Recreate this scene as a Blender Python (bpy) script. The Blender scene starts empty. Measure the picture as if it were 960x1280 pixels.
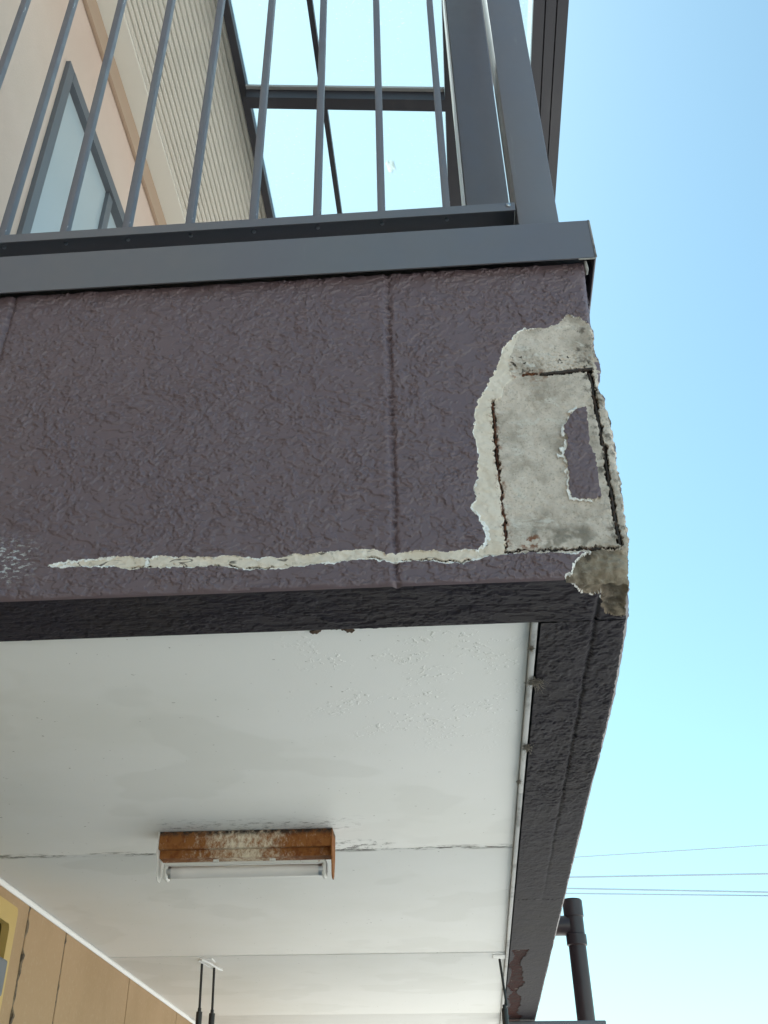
import bpy, bmesh, math, random
import numpy as np
from mathutils import Vector, Matrix

scene = bpy.context.scene
COL = scene.collection
R = math.radians
EYE = 1.75                      # height of the lens above the ground; heights below are given relative to it

# ------------------------------------------------------------------ camera
cam_data = bpy.data.cameras.new('camera')
cam = bpy.data.objects.new('camera', cam_data)
COL.objects.link(cam)
scene.camera = cam
cam_data.sensor_fit = 'VERTICAL'
cam_data.sensor_height = 24.0
cam_data.lens = 24.0 * 1344.175 / 1280.0
cam_data.shift_x = 0.0354
cam_data.shift_y = -0.2413
cam_data.clip_start = 0.02
cam_data.clip_end = 2000.0
right = Vector((0.99560576, 0.0935919, 0.0031205))
down = Vector((-0.06030737, 0.66631418, -0.74322838))
fwd = Vector((-0.07163938, 0.73977427, 0.66903052))
m = Matrix.Identity(4)
for i in range(3):
    m[i][0] = right[i]; m[i][1] = -down[i]; m[i][2] = -fwd[i]
m[2][3] = EYE
cam.matrix_world = m

# ------------------------------------------------------------------ world, sun, exposure
SUN_EL, SUN_AZ = R(56), R(-50)
world = bpy.data.worlds.new('World')
scene.world = world
world.use_nodes = True
wn = world.node_tree
bg = wn.nodes['Background']
sky = wn.nodes.new('ShaderNodeTexSky')
sky.sky_type = 'NISHITA'
sky.sun_disc = False
sky.sun_elevation = SUN_EL
sky.sun_rotation = SUN_AZ
sky.air_density = 1.0
sky.dust_density = 1.7
sky.ozone_density = 0.3
tint = wn.nodes.new('ShaderNodeMix'); tint.data_type = 'RGBA'; tint.blend_type = 'MULTIPLY'
tint.inputs[0].default_value = 1.0; tint.inputs[7].default_value = (0.82, 1.11, 1.0, 1)
wn.links.new(sky.outputs[0], tint.inputs[6]); wn.links.new(tint.outputs[2], bg.inputs[0])
bg.inputs[1].default_value = 0.092

sun_data = bpy.data.lights.new('sun', 'SUN')
sun_data.energy = 5.0
sun_data.angle = R(0.53)
sun_data.color = (1.0, 0.95, 0.87)
sun = bpy.data.objects.new('sun', sun_data)
COL.objects.link(sun)
sd = Vector((math.cos(SUN_EL) * math.sin(SUN_AZ), math.cos(SUN_EL) * math.cos(SUN_AZ), math.sin(SUN_EL)))
sun.rotation_euler = sd.to_track_quat('Z', 'Y').to_euler()
sun.location = (4, 4, 8)

scene.view_settings.view_transform = 'Standard'
scene.view_settings.look = 'None'
scene.view_settings.gamma = 1.0
scene.view_settings.use_curve_mapping = False
scene.view_settings.exposure = 1.45

# ------------------------------------------------------------------ traced outlines, metres on the wall face (x, height above lens)
PEEL=[(-0.4506,0.5598),(-0.4412,0.5643),(-0.4185,0.5672),(-0.3937,0.5691),(-0.3613,0.5696),(-0.334,0.5665),(-0.3149,0.5681),(-0.288,0.5654),(-0.2567,0.5636),(-0.2341,0.565),(-0.2075,0.5609),(-0.1777,0.561),(-0.1643,0.5638),(-0.1552,0.5615),(-0.1363,0.5636),(-0.1193,0.566),(-0.0951,0.5666),(-0.0736,0.5661),(-0.0622,0.5593),(-0.0506,0.5607),(-0.0257,0.5615),(-0.0019,0.5595),(0.0166,0.5606),(0.0359,0.5597),(0.0395,0.5605),(0.0444,0.567),(0.0476,0.5737),(0.047,0.5874),(0.0437,0.5975),(0.0385,0.6083),(0.034,0.6121),(0.0405,0.624),(0.0415,0.6364),(0.0447,0.6509),(0.0485,0.6765),(0.0484,0.699),(0.0455,0.711),(0.0457,0.7189),(0.0492,0.7301),(0.0488,0.7464),(0.0565,0.7601),(0.0662,0.7774),(0.0806,0.8059),(0.094,0.8377),(0.108,0.8568),(0.1199,0.8684),(0.1297,0.8643),(0.1473,0.8664),(0.166,0.873),(0.1703,0.8787),(0.1813,0.8843),(0.1865,0.8816),(0.195,0.8802),(0.1994,0.8752),(0.2062,0.8661),(0.3175,0.8581),(0.2553,0.5471),(0.1792,0.5514),(0.1536,0.553),(0.138,0.5523),(0.1156,0.5533),(0.0852,0.5537),(0.0624,0.5519),(0.0395,0.5485),(0.0201,0.5462),(0.0009,0.547),(-0.0262,0.5501),(-0.0491,0.5501),(-0.0623,0.5517),(-0.08,0.5553),(-0.1031,0.5554),(-0.1308,0.5527),(-0.1539,0.5494),(-0.1655,0.5495),(-0.1959,0.547),(-0.2258,0.5505),(-0.2413,0.5532),(-0.2713,0.554),(-0.3055,0.5546),(-0.3326,0.5551),(-0.3553,0.5538),(-0.3708,0.5588),(-0.3921,0.5598),(-0.4255,0.5597)]
CHUNK=[(0.2573,0.5573),(0.1691,0.5585),(0.1588,0.5533),(0.1477,0.5481),(0.1417,0.5418),(0.136,0.5309),(0.1311,0.5261),(0.1286,0.5075),(0.2464,0.5027)]
ISLAND=[(0.1817,0.7441),(0.1722,0.7401),(0.1631,0.7331),(0.1565,0.7198),(0.1527,0.7048),(0.1553,0.6891),(0.1506,0.6817),(0.1491,0.6634),(0.1513,0.6453),(0.1472,0.631),(0.1511,0.6205),(0.1646,0.6178),(0.1835,0.6188),(0.1827,0.6398),(0.1824,0.6653),(0.1793,0.6878),(0.1831,0.7143),(0.1835,0.7301)]
FILL=[(0.1205,0.8736),(0.1151,0.8609),(0.1071,0.842),(0.096,0.8111),(0.0976,0.7973),(0.107,0.7918),(0.0988,0.7887),(0.0868,0.7761),(0.0835,0.762),(0.0752,0.7566),(0.0713,0.7568),(0.0706,0.6677),(0.0713,0.6102),(0.0707,0.5563),(0.0359,0.5483),(0.006,0.5591),(0.0254,0.8872)]
BAR_TOP=[(0.1358,0.7942),(0.1988,0.7986)]
BAR_NOD=[(0.1142,0.7944),(0.1271,0.7954)]
BAR_RIGHT=[(0.1948,0.7946),(0.1954,0.7271),(0.1955,0.6556),(0.1945,0.6042),(0.1947,0.5621)]
BAR_LEFT=[(0.0718,0.7568),(0.0713,0.7118),(0.0706,0.6677),(0.071,0.6359),(0.0713,0.6102),(0.0712,0.5804),(0.0706,0.5601)]
BAR_BOTTOM=[(0.0678,0.5583),(0.0935,0.5581),(0.1283,0.558),(0.1941,0.5583)]
EDGE=[(0.213,0.9633),(0.2102,0.9142),(0.2065,0.8609),(0.2048,0.8288),(0.2031,0.7977),(0.2005,0.7677),(0.2051,0.7532),(0.2074,0.7437),(0.2077,0.7151),(0.2078,0.6927),(0.2071,0.6656),(0.2074,0.634),(0.2059,0.6086),(0.2052,0.5888),(0.2042,0.5674),(0.2022,0.5504),(0.1996,0.53),(0.1989,0.5209)]
CHUNK_BOTTOM=[(0.1282,1.0868),(0.1303,1.0934),(0.1374,1.1137),(0.1474,1.1348),(0.1601,1.1427),(0.1686,1.14),(0.1734,1.1674),(0.1788,1.1909),(0.1875,1.198),(0.2194,1.2029),(0.2417,1.0967)]
RNG = np.random.default_rng(7)
random.seed(5)

# ------------------------------------------------------------------ helpers: materials
class Mat:
    """small node-building helper"""
    def __init__(self, name, color=(0.5, 0.5, 0.5), rough=0.6, metal=0.0, spec=0.5):
        self.m = bpy.data.materials.new(name)
        self.m.use_nodes = True
        self.t = self.m.node_tree
        self.p = self.t.nodes['Principled BSDF']
        self.p.inputs['Base Color'].default_value = (*color, 1)
        self.p.inputs['Roughness'].default_value = rough
        self.p.inputs['Metallic'].default_value = metal
        self.p.inputs['Specular IOR Level'].default_value = spec
        self.tc = self.t.nodes.new('ShaderNodeTexCoord').outputs['Object']
        self.col = None
        self.hgt = None
    def N(self, kind, **kw):
        n = self.t.nodes.new(kind)
        for k, v in kw.items(): setattr(n, k, v)
        return n
    def L(self, a, b): self.t.links.new(a, b)
    def mapped(self, scale=(1, 1, 1), loc=(0, 0, 0)):
        n = self.N('ShaderNodeMapping')
        n.inputs['Scale'].default_value = scale
        n.inputs['Location'].default_value = loc
        self.L(self.tc, n.inputs[0])
        return n.outputs[0]
    def noise(self, scale, detail=4, rough=0.55, stretch=(1, 1, 1), loc=(0, 0, 0), dist=0.0):
        n = self.N('ShaderNodeTexNoise')
        n.inputs['Scale'].default_value = scale
        n.inputs['Detail'].default_value = detail
        n.inputs['Roughness'].default_value = rough
        n.inputs['Distortion'].default_value = dist
        self.L(self.mapped(stretch, loc), n.inputs['Vector'])
        return n.outputs[0]
    def ramp(self, src, a, b, lo=0.0, hi=1.0):
        n = self.N('ShaderNodeMapRange', interpolation_type='SMOOTHSTEP')
        for i, v in enumerate((a, b, lo, hi)): n.inputs[1 + i].default_value = v
        self.L(src, n.inputs[0])
        return n.outputs[0]
    def math(self, op, a, b=0.0):
        n = self.N('ShaderNodeMath', operation=op)
        for i, v in enumerate((a, b)):
            if isinstance(v, (int, float)): n.inputs[i].default_value = v
            else: self.L(v, n.inputs[i])
        return n.outputs[0]
    def box(self, x=None, y=None, z=None, soft=0.02):
        """mask that is 1 inside a box in object space (a stain with a place of its own)"""
        s = self.N('ShaderNodeSeparateXYZ'); self.L(self.tc, s.inputs[0])
        out = None
        for i, r in enumerate((x, y, z)):
            if r is None: continue
            a = self.ramp(s.outputs[i], r[0] - soft, r[0] + soft)
            b = self.ramp(s.outputs[i], r[1] - soft, r[1] + soft, 1.0, 0.0)
            k = self.math('MULTIPLY', a, b)
            out = k if out is None else self.math('MULTIPLY', out, k)
        return out
    def mix(self, fac, color):
        """lay a colour over what is there"""
        n = self.N('ShaderNodeMix', data_type='RGBA')
        self.L(fac, n.inputs[0])
        if self.col is None: n.inputs[6].default_value = self.p.inputs['Base Color'].default_value
        else: self.L(self.col, n.inputs[6])
        n.inputs[7].default_value = (*color, 1)
        self.col = n.outputs[2]
        self.L(self.col, self.p.inputs['Base Color'])
        return self
    def bump(self, h, dist, strength=1.0):
        n = self.N('ShaderNodeBump')
        n.inputs['Strength'].default_value = strength
        n.inputs['Distance'].default_value = dist
        self.L(h, n.inputs['Height'])
        if self.hgt is not None: self.L(self.hgt, n.inputs['Normal'])
        self.hgt = n.outputs[0]
        self.L(self.hgt, self.p.inputs['Normal'])
        return self
    def roughness(self, src, lo, hi):
        self.L(self.ramp(src, 0.3, 0.7, lo, hi), self.p.inputs['Roughness'])
        return self

MATS = {}
def make_materials():
    m = Mat('brown_wall_paint', (0.146, 0.105, 0.117), 0.5, spec=0.42)
    m.mix(m.ramp(m.noise(5, 4), 0.38, 0.68, 0, 0.55), (0.155, 0.11, 0.117))
    m.mix(m.ramp(m.noise(3, 5, .65, (9, 9, 1)), 0.5, 0.72, 0, 0.35), (0.175, 0.135, 0.148))
    m.mix(m.ramp(m.noise(70, 5), 0.52, 0.75, 0, 0.3), (0.155, 0.115, 0.122))
    m.mix(m.ramp(m.noise(210, 2), 0.74, 0.8, 0, 0.6), (0.03, 0.026, 0.028))
    sc = m.math('MULTIPLY', m.box(x=(-0.62, -0.47), z=(EYE + .548, EYE + .592), soft=.02), m.ramp(m.noise(120, 5, .65, (1, 1, 2.4)), .53, .6))
    m.mix(sc, (0.5, 0.5, 0.5))
    m.roughness(m.noise(30, 4), 0.36, 0.55)
    m.bump(m.noise(180, 4, .6, (.6, 1, 1)), .0008, .3)
    m.bump(m.noise(500, 2), 0.0003, 0.4)
    MATS['paint'] = m.m

    m = Mat('shaded_wall_paint', (0.028, 0.024, 0.032), 0.68, spec=0.13)  # same wall paint, darkened so the colour carries the shade under the beams
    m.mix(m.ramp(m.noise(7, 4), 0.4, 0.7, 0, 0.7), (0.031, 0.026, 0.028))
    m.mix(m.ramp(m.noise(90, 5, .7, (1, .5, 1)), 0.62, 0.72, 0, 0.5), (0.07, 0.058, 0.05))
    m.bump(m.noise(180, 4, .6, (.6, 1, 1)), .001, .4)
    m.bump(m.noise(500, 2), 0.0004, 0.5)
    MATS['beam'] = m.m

    m = Mat('old_red_paint', (0.055, 0.02, 0.018), 0.9, spec=0.1)
    m.mix(m.ramp(m.noise(60, 5), 0.45, 0.65), (0.05, 0.03, 0.03))
    m.mix(m.ramp(m.noise(35, 6, .7), 0.62, 0.68, 0, .8), (0.2, 0.17, 0.15))
    m.bump(m.noise(200, 4), 0.0008)
    MATS['redpaint'] = m.m

    m = Mat('grey_mortar', (0.62, 0.54, 0.465), 0.92, spec=0.2)
    m.mix(m.ramp(m.noise(14, 5, .6), 0.42, 0.6), (0.38, 0.325, 0.27))
    m.mix(m.ramp(m.noise(30, 5, .65, (1, 1, 2.2), dist=.8), 0.56, 0.68, 0, .75), (0.64, 0.6, 0.54))
    m.mix(m.ramp(m.noise(420, 3), 0.54, 0.7, 0, 0.55), (0.26, 0.225, 0.18))
    top = m.box(z=(EYE + .79, EYE + .9), soft=.004)
    pit = m.ramp(m.noise(130, 2, .5), 0.6, 0.66)
    m.mix(m.math('MULTIPLY', pit, m.math('MULTIPLY', m.box(z=(EYE + .796, EYE + .832), soft=.012), m.ramp(m.noise(25, 3), .4, .6))), (0.07, 0.06, 0.05))
    m.mix(m.math('MULTIPLY', m.box(z=(EYE + .558, EYE + .585), x=(0.1, .165), soft=.006), m.ramp(m.noise(40, 3), .42, .55, 0, .75)), (0.17, 0.15, 0.12))
    m.mix(m.math('MULTIPLY', m.box(z=(EYE + .56, EYE + .578), x=(.086, .108), soft=.006), m.ramp(m.noise(160, 4), .48, .6, 0, .9)), (0.2, 0.075, 0.035))
    m.mix(m.math('MULTIPLY', m.box(x=(.07, .077), z=(EYE + .565, EYE + .76), soft=.004), m.ramp(m.noise(140, 5, .7), .48, .62, 0, .8)), (0.2, 0.075, 0.035))
    m.mix(m.math('MULTIPLY', m.box(x=(.115, .145), z=(EYE + .786, EYE + .799), soft=.005), m.ramp(m.noise(120, 5, .7), .46, .6, 0, .75)), (0.2, 0.08, 0.04))
    m.mix(m.math('MULTIPLY', m.box(x=(.183, .22), soft=.006), m.ramp(m.noise(80, 5, .65), .5, .66, 0, .85)), (0.1, 0.085, 0.07))
    m.bump(m.noise(60, 5, .65, (.6, 1, 1.8), dist=.5), 0.0022, 0.22); m.bump(m.noise(420, 4, .7, (1, 1, 1.5)), 0.0012, 0.45)
    m.bump(m.noise(700, 2), 0.0005, 0.7)
    MATS['mortar'] = m.m

    m = Mat('dark_mortar', (0.29, 0.24, 0.18), 0.92, spec=0.2)
    m.mix(m.ramp(m.noise(26, 5, .65), 0.42, 0.62), (0.16, 0.13, 0.1))
    m.mix(m.ramp(m.noise(260, 3), 0.55, 0.75, 0, 0.7), (0.34, 0.31, 0.26))
    m.mix(m.ramp(m.noise(45, 5, .6), 0.64, 0.72, 0, .8), (0.055, 0.047, 0.04))
    m.bump(m.noise(240, 5, .7), 0.002, 0.9)
    MATS['darkmortar'] = m.m

    m = Mat('cream_filler', (0.73, 0.645, 0.55), 0.85, spec=0.25)
    m.mix(m.ramp(m.noise(18, 5, .6), 0.42, 0.68), (0.67, 0.58, 0.475))
    m.mix(m.ramp(m.noise(120, 5, .6), 0.6, 0.7, 0, 0.6), (0.36, 0.32, 0.25))
    hair = m.ramp(m.math('ABSOLUTE', m.math('SUBTRACT', m.noise(26, 3, .5, (.5, 1, 1.8)), .5)), 0.004, 0.012, 1, 0)
    m.mix(m.math('MULTIPLY', hair, m.math('MULTIPLY', m.box(z=(EYE + .54, EYE + .566), soft=.002), m.ramp(m.noise(20, 2, loc=(3, 1, 2)), .46, .52, 0, .9))), (0.1, 0.085, 0.07))
    m.mix(m.math('MULTIPLY', m.box(x=(.066, .075), z=(EYE + .57, EYE + .76), soft=.004), m.ramp(m.noise(150, 5, .7), .5, .62, 0, .8)), (0.22, 0.085, 0.04))
    m.mix(m.math('MULTIPLY', m.box(x=(.098, .118), z=(EYE + .788, EYE + .8), soft=.005), m.ramp(m.noise(130, 5, .7), .48, .62, 0, .8)), (0.24, 0.09, 0.04))
    m.bump(m.noise(110, 4), 0.0015, 0.8)
    m.bump(m.noise(600, 2), 0.0004, 0.5)
    MATS['filler'] = m.m

    m = Mat('white_coating_edge', (0.84, 0.82, 0.79), 0.6)
    m.mix(m.ramp(m.noise(160, 4), 0.55, 0.7, 0, .7), (0.6, 0.57, 0.5))
    m.bump(m.noise(240, 3), 0.0012)
    MATS['white_edge'] = m.m

    m = Mat('crack_depth', (0.045, 0.036, 0.032), 0.95, spec=0.1)
    m.mix(m.ramp(m.noise(170, 5), 0.5, 0.62), (0.09, 0.04, 0.028))
    m.mix(m.ramp(m.noise(220, 3, loc=(5, 2, 1)), 0.64, 0.7), (0.3, 0.27, 0.23))
    m.bump(m.noise(300, 4), 0.002)
    MATS['gap'] = m.m

    m = Mat('rusted_steel', (0.085, 0.034, 0.02), 0.9, spec=0.2)
    m.mix(m.ramp(m.noise(150, 5), 0.5, 0.66), (0.17, 0.066, 0.03))
    m.mix(m.ramp(m.noise(220, 4, loc=(1, 4, 2)), 0.52, 0.6), (0.045, 0.025, 0.02))
    m.bump(m.noise(300, 4), 0.002)
    MATS['rust'] = m.m

    m = Mat('dark_steel', (0.05, 0.042, 0.038), 0.8, spec=0.3)
    m.mix(m.ramp(m.noise(150, 5), 0.5, 0.65), (0.1, 0.055, 0.035))
    m.bump(m.noise(300, 4), 0.002)
    MATS['darksteel'] = m.m

    m = Mat('grey_aluminium', (0.165, 0.16, 0.18), 0.42, metal=0.2)
    m.mix(m.ramp(m.noise(4, 5, .6, (1, 1, .4)), 0.4, 0.7, 0, 0.6), (0.175, 0.174, 0.18))
    m.mix(m.ramp(m.noise(40, 5, .7, (1, 1, .15)), 0.6, 0.75, 0, 0.35), (0.25, 0.25, 0.25))
    m.roughness(m.noise(25, 5), 0.36, 0.52)
    m.bump(m.noise(2.5, 2), 0.003, 0.4)
    MATS['alu'] = m.m

    m = Mat('grey_aluminium_bar', (0.165, 0.16, 0.18), 0.42, metal=0.2)
    m.mix(m.ramp(m.noise(9, 4, .6, (1, 1, .5)), 0.45, 0.7, 0, 0.7), (0.18, 0.185, 0.2))
    m.mix(m.ramp(m.noise(90, 3, .5, (1, 1, .5)), 0.7, 0.74, 0, 0.8), (0.5, 0.5, 0.5))
    m.roughness(m.noise(25, 5), 0.36, 0.55)
    MATS['bar'] = m.m

    m = Mat('dark_bronze_aluminium', (0.035, 0.034, 0.042), 0.45, metal=0.3)
    m.mix(m.ramp(m.noise(12, 4, .6, (1, .2, 1)), 0.5, 0.7, 0, 0.6), (0.055, 0.052, 0.058))
    MATS['dark_alu'] = m.m
    MATS['light_flange'] = Mat('light_flange', (0.32, 0.31, 0.3), 0.5, metal=0.2).m

    m = Mat('sealant', (0.3, 0.29, 0.27), 0.7)
    m.mix(m.ramp(m.noise(90, 4), .45, .65), (0.13, 0.12, 0.11))
    MATS['sealant'] = m.m

    m = Mat('white_soffit_paint', (0.85, 0.84, 0.82), 0.62)
    m.mix(m.ramp(m.noise(2.2, 5, .55), 0.42, 0.7, 0, 0.6), (0.77, 0.76, 0.715))
    m.mix(m.ramp(m.noise(3.6, 3, .5, (1, 1, 1), (1.3, 4.2, 0)), 0.56, 0.6, 0, 0.35), (0.72, 0.71, 0.675))
    m.mix(m.ramp(m.noise(120, 2, .4), 0.76, 0.79, 0, 0.7), (0.25, 0.23, 0.2))
    # mould along the joint behind the lamp and around the lamp
    mould = m.math('MULTIPLY', m.box(y=(2.186, 2.215), soft=.008), m.ramp(m.noise(16, 6, .75, (1, 3, 1)), .47, .6))
    m.mix(mould, (0.1, 0.09, 0.075))
    halo = m.math('MULTIPLY', m.box(x=(-.52, -.17), y=(1.995, 2.06), soft=.03), m.ramp(m.noise(45, 6, .75, (1, 2, 1)), .5, .66, 0, .85))
    m.mix(halo, (0.09, 0.08, 0.07))
    m.mix(m.math('MULTIPLY', m.box(x=(-.24, -.13), y=(2.14, 2.21), soft=.02), m.ramp(m.noise(40, 6, .75), .5, .6, 0, .9)), (0.07, 0.06, 0.055))
    # blistered paint in the outer corner
    bl = m.math('MULTIPLY', m.box(x=(-.16, .1), y=(1.16, 1.62), soft=.09), m.math('MULTIPLY', m.ramp(m.noise(130, 2, .5), .55, .68), m.ramp(m.noise(14, 3), .45, .62)))
    m.bump(bl, 0.0016, 0.7)
    m.bump(m.noise(420, 2), 0.0003, 0.35)
    m.bump(m.noise(6, 2), 0.004, 0.35)
    MATS['soffit'] = m.m

    m = Mat('soffit_trim_paint', (0.5, 0.5, 0.5), 0.55)
    m.mix(m.ramp(m.noise(22, 5, .65, (1, .4, 1)), 0.5, 0.68, 0, .9), (0.25, 0.245, 0.24))
    MATS['trim'] = m.m
    MATS['void'] = Mat('joint_shadow', (0.04, 0.038, 0.036), 0.95).m

    m = Mat('tan_siding', (0.395, 0.265, 0.15), 0.85, spec=0.25)
    m.mix(m.ramp(m.noise(5, 5, .6), 0.42, 0.7), (0.36, 0.24, 0.13))
    m.mix(m.ramp(m.noise(110, 4), 0.55, 0.7, 0, .5), (0.44, 0.32, 0.2))
    m.bump(m.noise(130, 5, .6, (1, 1, .5)), 0.0018, 0.8)
    MATS['tan'] = m.m

    m = Mat('crumbling_sealant', (0.17, 0.125, 0.075), 0.9)
    m.mix(m.ramp(m.noise(90, 5), .45, .6), (0.06, 0.045, 0.03))
    m.bump(m.noise(140, 4), 0.003)
    MATS['joint'] = m.m

    m = Mat('pink_stucco', (0.62, 0.49, 0.42), 0.9, spec=0.2)
    m.mix(m.ramp(m.noise(3, 5), 0.4, 0.7, 0, .6), (0.57, 0.44, 0.37))
    m.bump(m.noise(180, 4), 0.0015, 0.7)
    MATS['pink'] = m.m
    MATS['frieze'] = Mat('tan_frieze', (0.42, 0.31, 0.23), 0.8).m
    m = Mat('cream_metal', (0.76, 0.74, 0.68), 0.5)
    m.mix(m.ramp(m.noise(6, 4), .45, .7, 0, .5), (0.7, 0.68, 0.62))
    MATS['cream'] = m.m
    MATS['white_plastic'] = Mat('white_plastic', (0.74, 0.73, 0.71), 0.45).m
    MATS['yellow_frame'] = Mat('yellow_frame', (0.5, 0.34, 0.1), 0.45).m
    MATS['glass_dark'] = Mat('dark_glass', (0.012, 0.012, 0.01), 0.06).m
    MATS['glass_pale'] = Mat('frosted_glass', (0.42, 0.48, 0.52), 0.25).m
    MATS['grey_plastic'] = Mat('grey_plastic', (0.12, 0.13, 0.15), 0.5).m
    MATS['black'] = Mat('black_plastic', (0.014, 0.014, 0.015), 0.4).m

    m = Mat('brown_pipe', (0.042, 0.026, 0.026), 0.36)
    m.mix(m.ramp(m.noise(12, 4, .6, (1, 1, .3)), .45, .7), (0.06, 0.036, 0.034))
    MATS['pipe'] = m.m

    m = Mat('lamp_rust', (0.27, 0.108, 0.032), 0.85, spec=0.2)
    m.mix(m.ramp(m.noise(70, 5, .7), 0.45, 0.65), (0.19, 0.062, 0.018))
    mid = m.math('MULTIPLY', m.box(x=(-.068, .06), soft=.06), 1.0)
    worn = m.ramp(m.math('ADD', m.noise(90, 8, .8, (1, 1, .7)), m.math('MULTIPLY', mid, .23)), .54, .84)
    m.mix(worn, (0.72, 0.64, 0.5))
    s = m.N('ShaderNodeSeparateXYZ'); m.L(m.tc, s.inputs[0])
    black = m.math('MULTIPLY', m.ramp(s.outputs[2], -.011, -.002), m.ramp(m.noise(75, 6, .75), .36, .56))
    m.mix(black, (0.035, 0.03, 0.026))
    m.bump(m.noise(200, 4), 0.0015)
    MATS['lamprust'] = m.m

    m = Mat('lamp_white_enamel', (0.66, 0.64, 0.6), 0.45)
    m.mix(m.ramp(m.noise(90, 5, .7), .6, .68, 0, .8), (0.3, 0.14, 0.06))
    MATS['enamel'] = m.m
    m = Mat('unlit_tube', (0.72, 0.68, 0.65), 0.25)
    s = m.N('ShaderNodeSeparateXYZ'); m.L(m.tc, s.inputs[0])
    ends = m.math('ADD', m.ramp(s.outputs[0], .075, .13), m.ramp(s.outputs[0], -.125, -.105, 1, 0))
    m.mix(m.math('MULTIPLY', ends, .35), (0.35, 0.33, 0.32))
    MATS['tube'] = m.m
    MATS['chrome'] = Mat('dull_chrome', (0.45, 0.46, 0.48), 0.35, metal=0.9).m

    m = Mat('cobweb', (0.22, 0.2, 0.17), 0.9); MATS['web'] = m.m
    m = Mat('mud', (0.13, 0.085, 0.06), 0.95); m.bump(m.noise(300, 4), .002); MATS['mud'] = m.m
    mm = bpy.data.materials.new('dropping'); mm.use_nodes = True
    t = mm.node_tree; t.nodes.remove(t.nodes['Principled BSDF']); tl = t.nodes.new('ShaderNodeBsdfTranslucent'); tl.inputs[0].default_value = (.9, .88, .82, 1)
    t.links.new(tl.outputs[0], t.nodes['Material Output'].inputs[0]); MATS['dropping'] = mm
    MATS['dropping_core'] = Mat('dropping_core', (0.45, 0.28, 0.1), 0.7).m
    MATS['cable'] = Mat('cable_sheath', (0.3, 0.38, 0.45), 0.6).m

    m = Mat('concrete_ground', (0.48, 0.475, 0.46), 0.9)
    m.mix(m.ramp(m.noise(0.8, 6), .4, .7), (0.42, 0.415, 0.4))
    m.bump(m.noise(60, 4), .003)
    MATS['ground'] = m.m
    MATS['rooftile'] = Mat('roof_slate', (0.08, 0.08, 0.085), 0.7).m

    # translucent roofing sheet: scatters the daylight that falls on it, and lets some straight through
    mm = bpy.data.materials.new('frosted_polycarbonate'); mm.use_nodes = True
    t = mm.node_tree; t.nodes.clear()
    out = t.nodes.new('ShaderNodeOutputMaterial')
    tr = t.nodes.new('ShaderNodeBsdfTranslucent'); tp = t.nodes.new('ShaderNodeBsdfTransparent')
    gl = t.nodes.new('ShaderNodeBsdfGlossy'); gl.inputs['Roughness'].default_value = .15
    m1 = t.nodes.new('ShaderNodeMixShader'); m2 = t.nodes.new('ShaderNodeMixShader')
    tp.inputs[0].default_value = (.84, .93, .96, 1)
    tc = t.nodes.new('ShaderNodeTexCoord'); no = t.nodes.new('ShaderNodeTexNoise'); no.inputs['Scale'].default_value = 130; no.inputs['Detail'].default_value = 3
    no2 = t.nodes.new('ShaderNodeTexNoise'); no2.inputs['Scale'].default_value = 4; no2.inputs['Detail'].default_value = 6
    t.links.new(tc.outputs['Object'], no.inputs[0]); t.links.new(tc.outputs['Object'], no2.inputs[0])
    ad = t.nodes.new('ShaderNodeMath'); ad.operation = 'ADD'; t.links.new(no.outputs[0], ad.inputs[0]); 
    ml = t.nodes.new('ShaderNodeMath'); ml.operation = 'MULTIPLY'; ml.inputs[1].default_value = .35; t.links.new(no2.outputs[0], ml.inputs[0]); t.links.new(ml.outputs[0], ad.inputs[1])
    rp = t.nodes.new('ShaderNodeMapRange'); rp.inputs[1].default_value = .84; rp.inputs[2].default_value = .92
    t.links.new(ad.outputs[0], rp.inputs[0])
    mc = t.nodes.new('ShaderNodeMix'); mc.data_type = 'RGBA'; mc.inputs[6].default_value = (.30, .38, .42, 1); mc.inputs[7].default_value = (.42, .52, .62, 1)
    t.links.new(rp.outputs[0], mc.inputs[0]); t.links.new(mc.outputs[2], tr.inputs[0])
    m1.inputs[0].default_value = .45
    t.links.new(tr.outputs[0], m1.inputs[1]); t.links.new(tp.outputs[0], m1.inputs[2])
    m2.inputs[0].default_value = .04
    t.links.new(m1.outputs[0], m2.inputs[1]); t.links.new(gl.outputs[0], m2.inputs[2])
    t.links.new(m2.outputs[0], out.inputs[0])
    MATS['sheet'] = mm
make_materials()

# ------------------------------------------------------------------ helpers: objects
def link(name, mesh, mat, parent=None, smooth=False):
    o = bpy.data.objects.new(name, mesh)
    COL.objects.link(o)
    if mat and not mesh.materials: mesh.materials.append(MATS[mat])
    if parent: o.parent = parent
    if smooth: mesh.shade_smooth()
    return o
def tag(o, label, cat, group=None):
    o['label'] = label; o['category'] = cat
    if group: o['group'] = group
    return o
def empty(name, loc, label, cat, group=None):
    o = bpy.data.objects.new(name, None)
    o.empty_display_size = .05
    COL.objects.link(o); o.location = loc
    return tag(o, label, cat, group)

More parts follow.
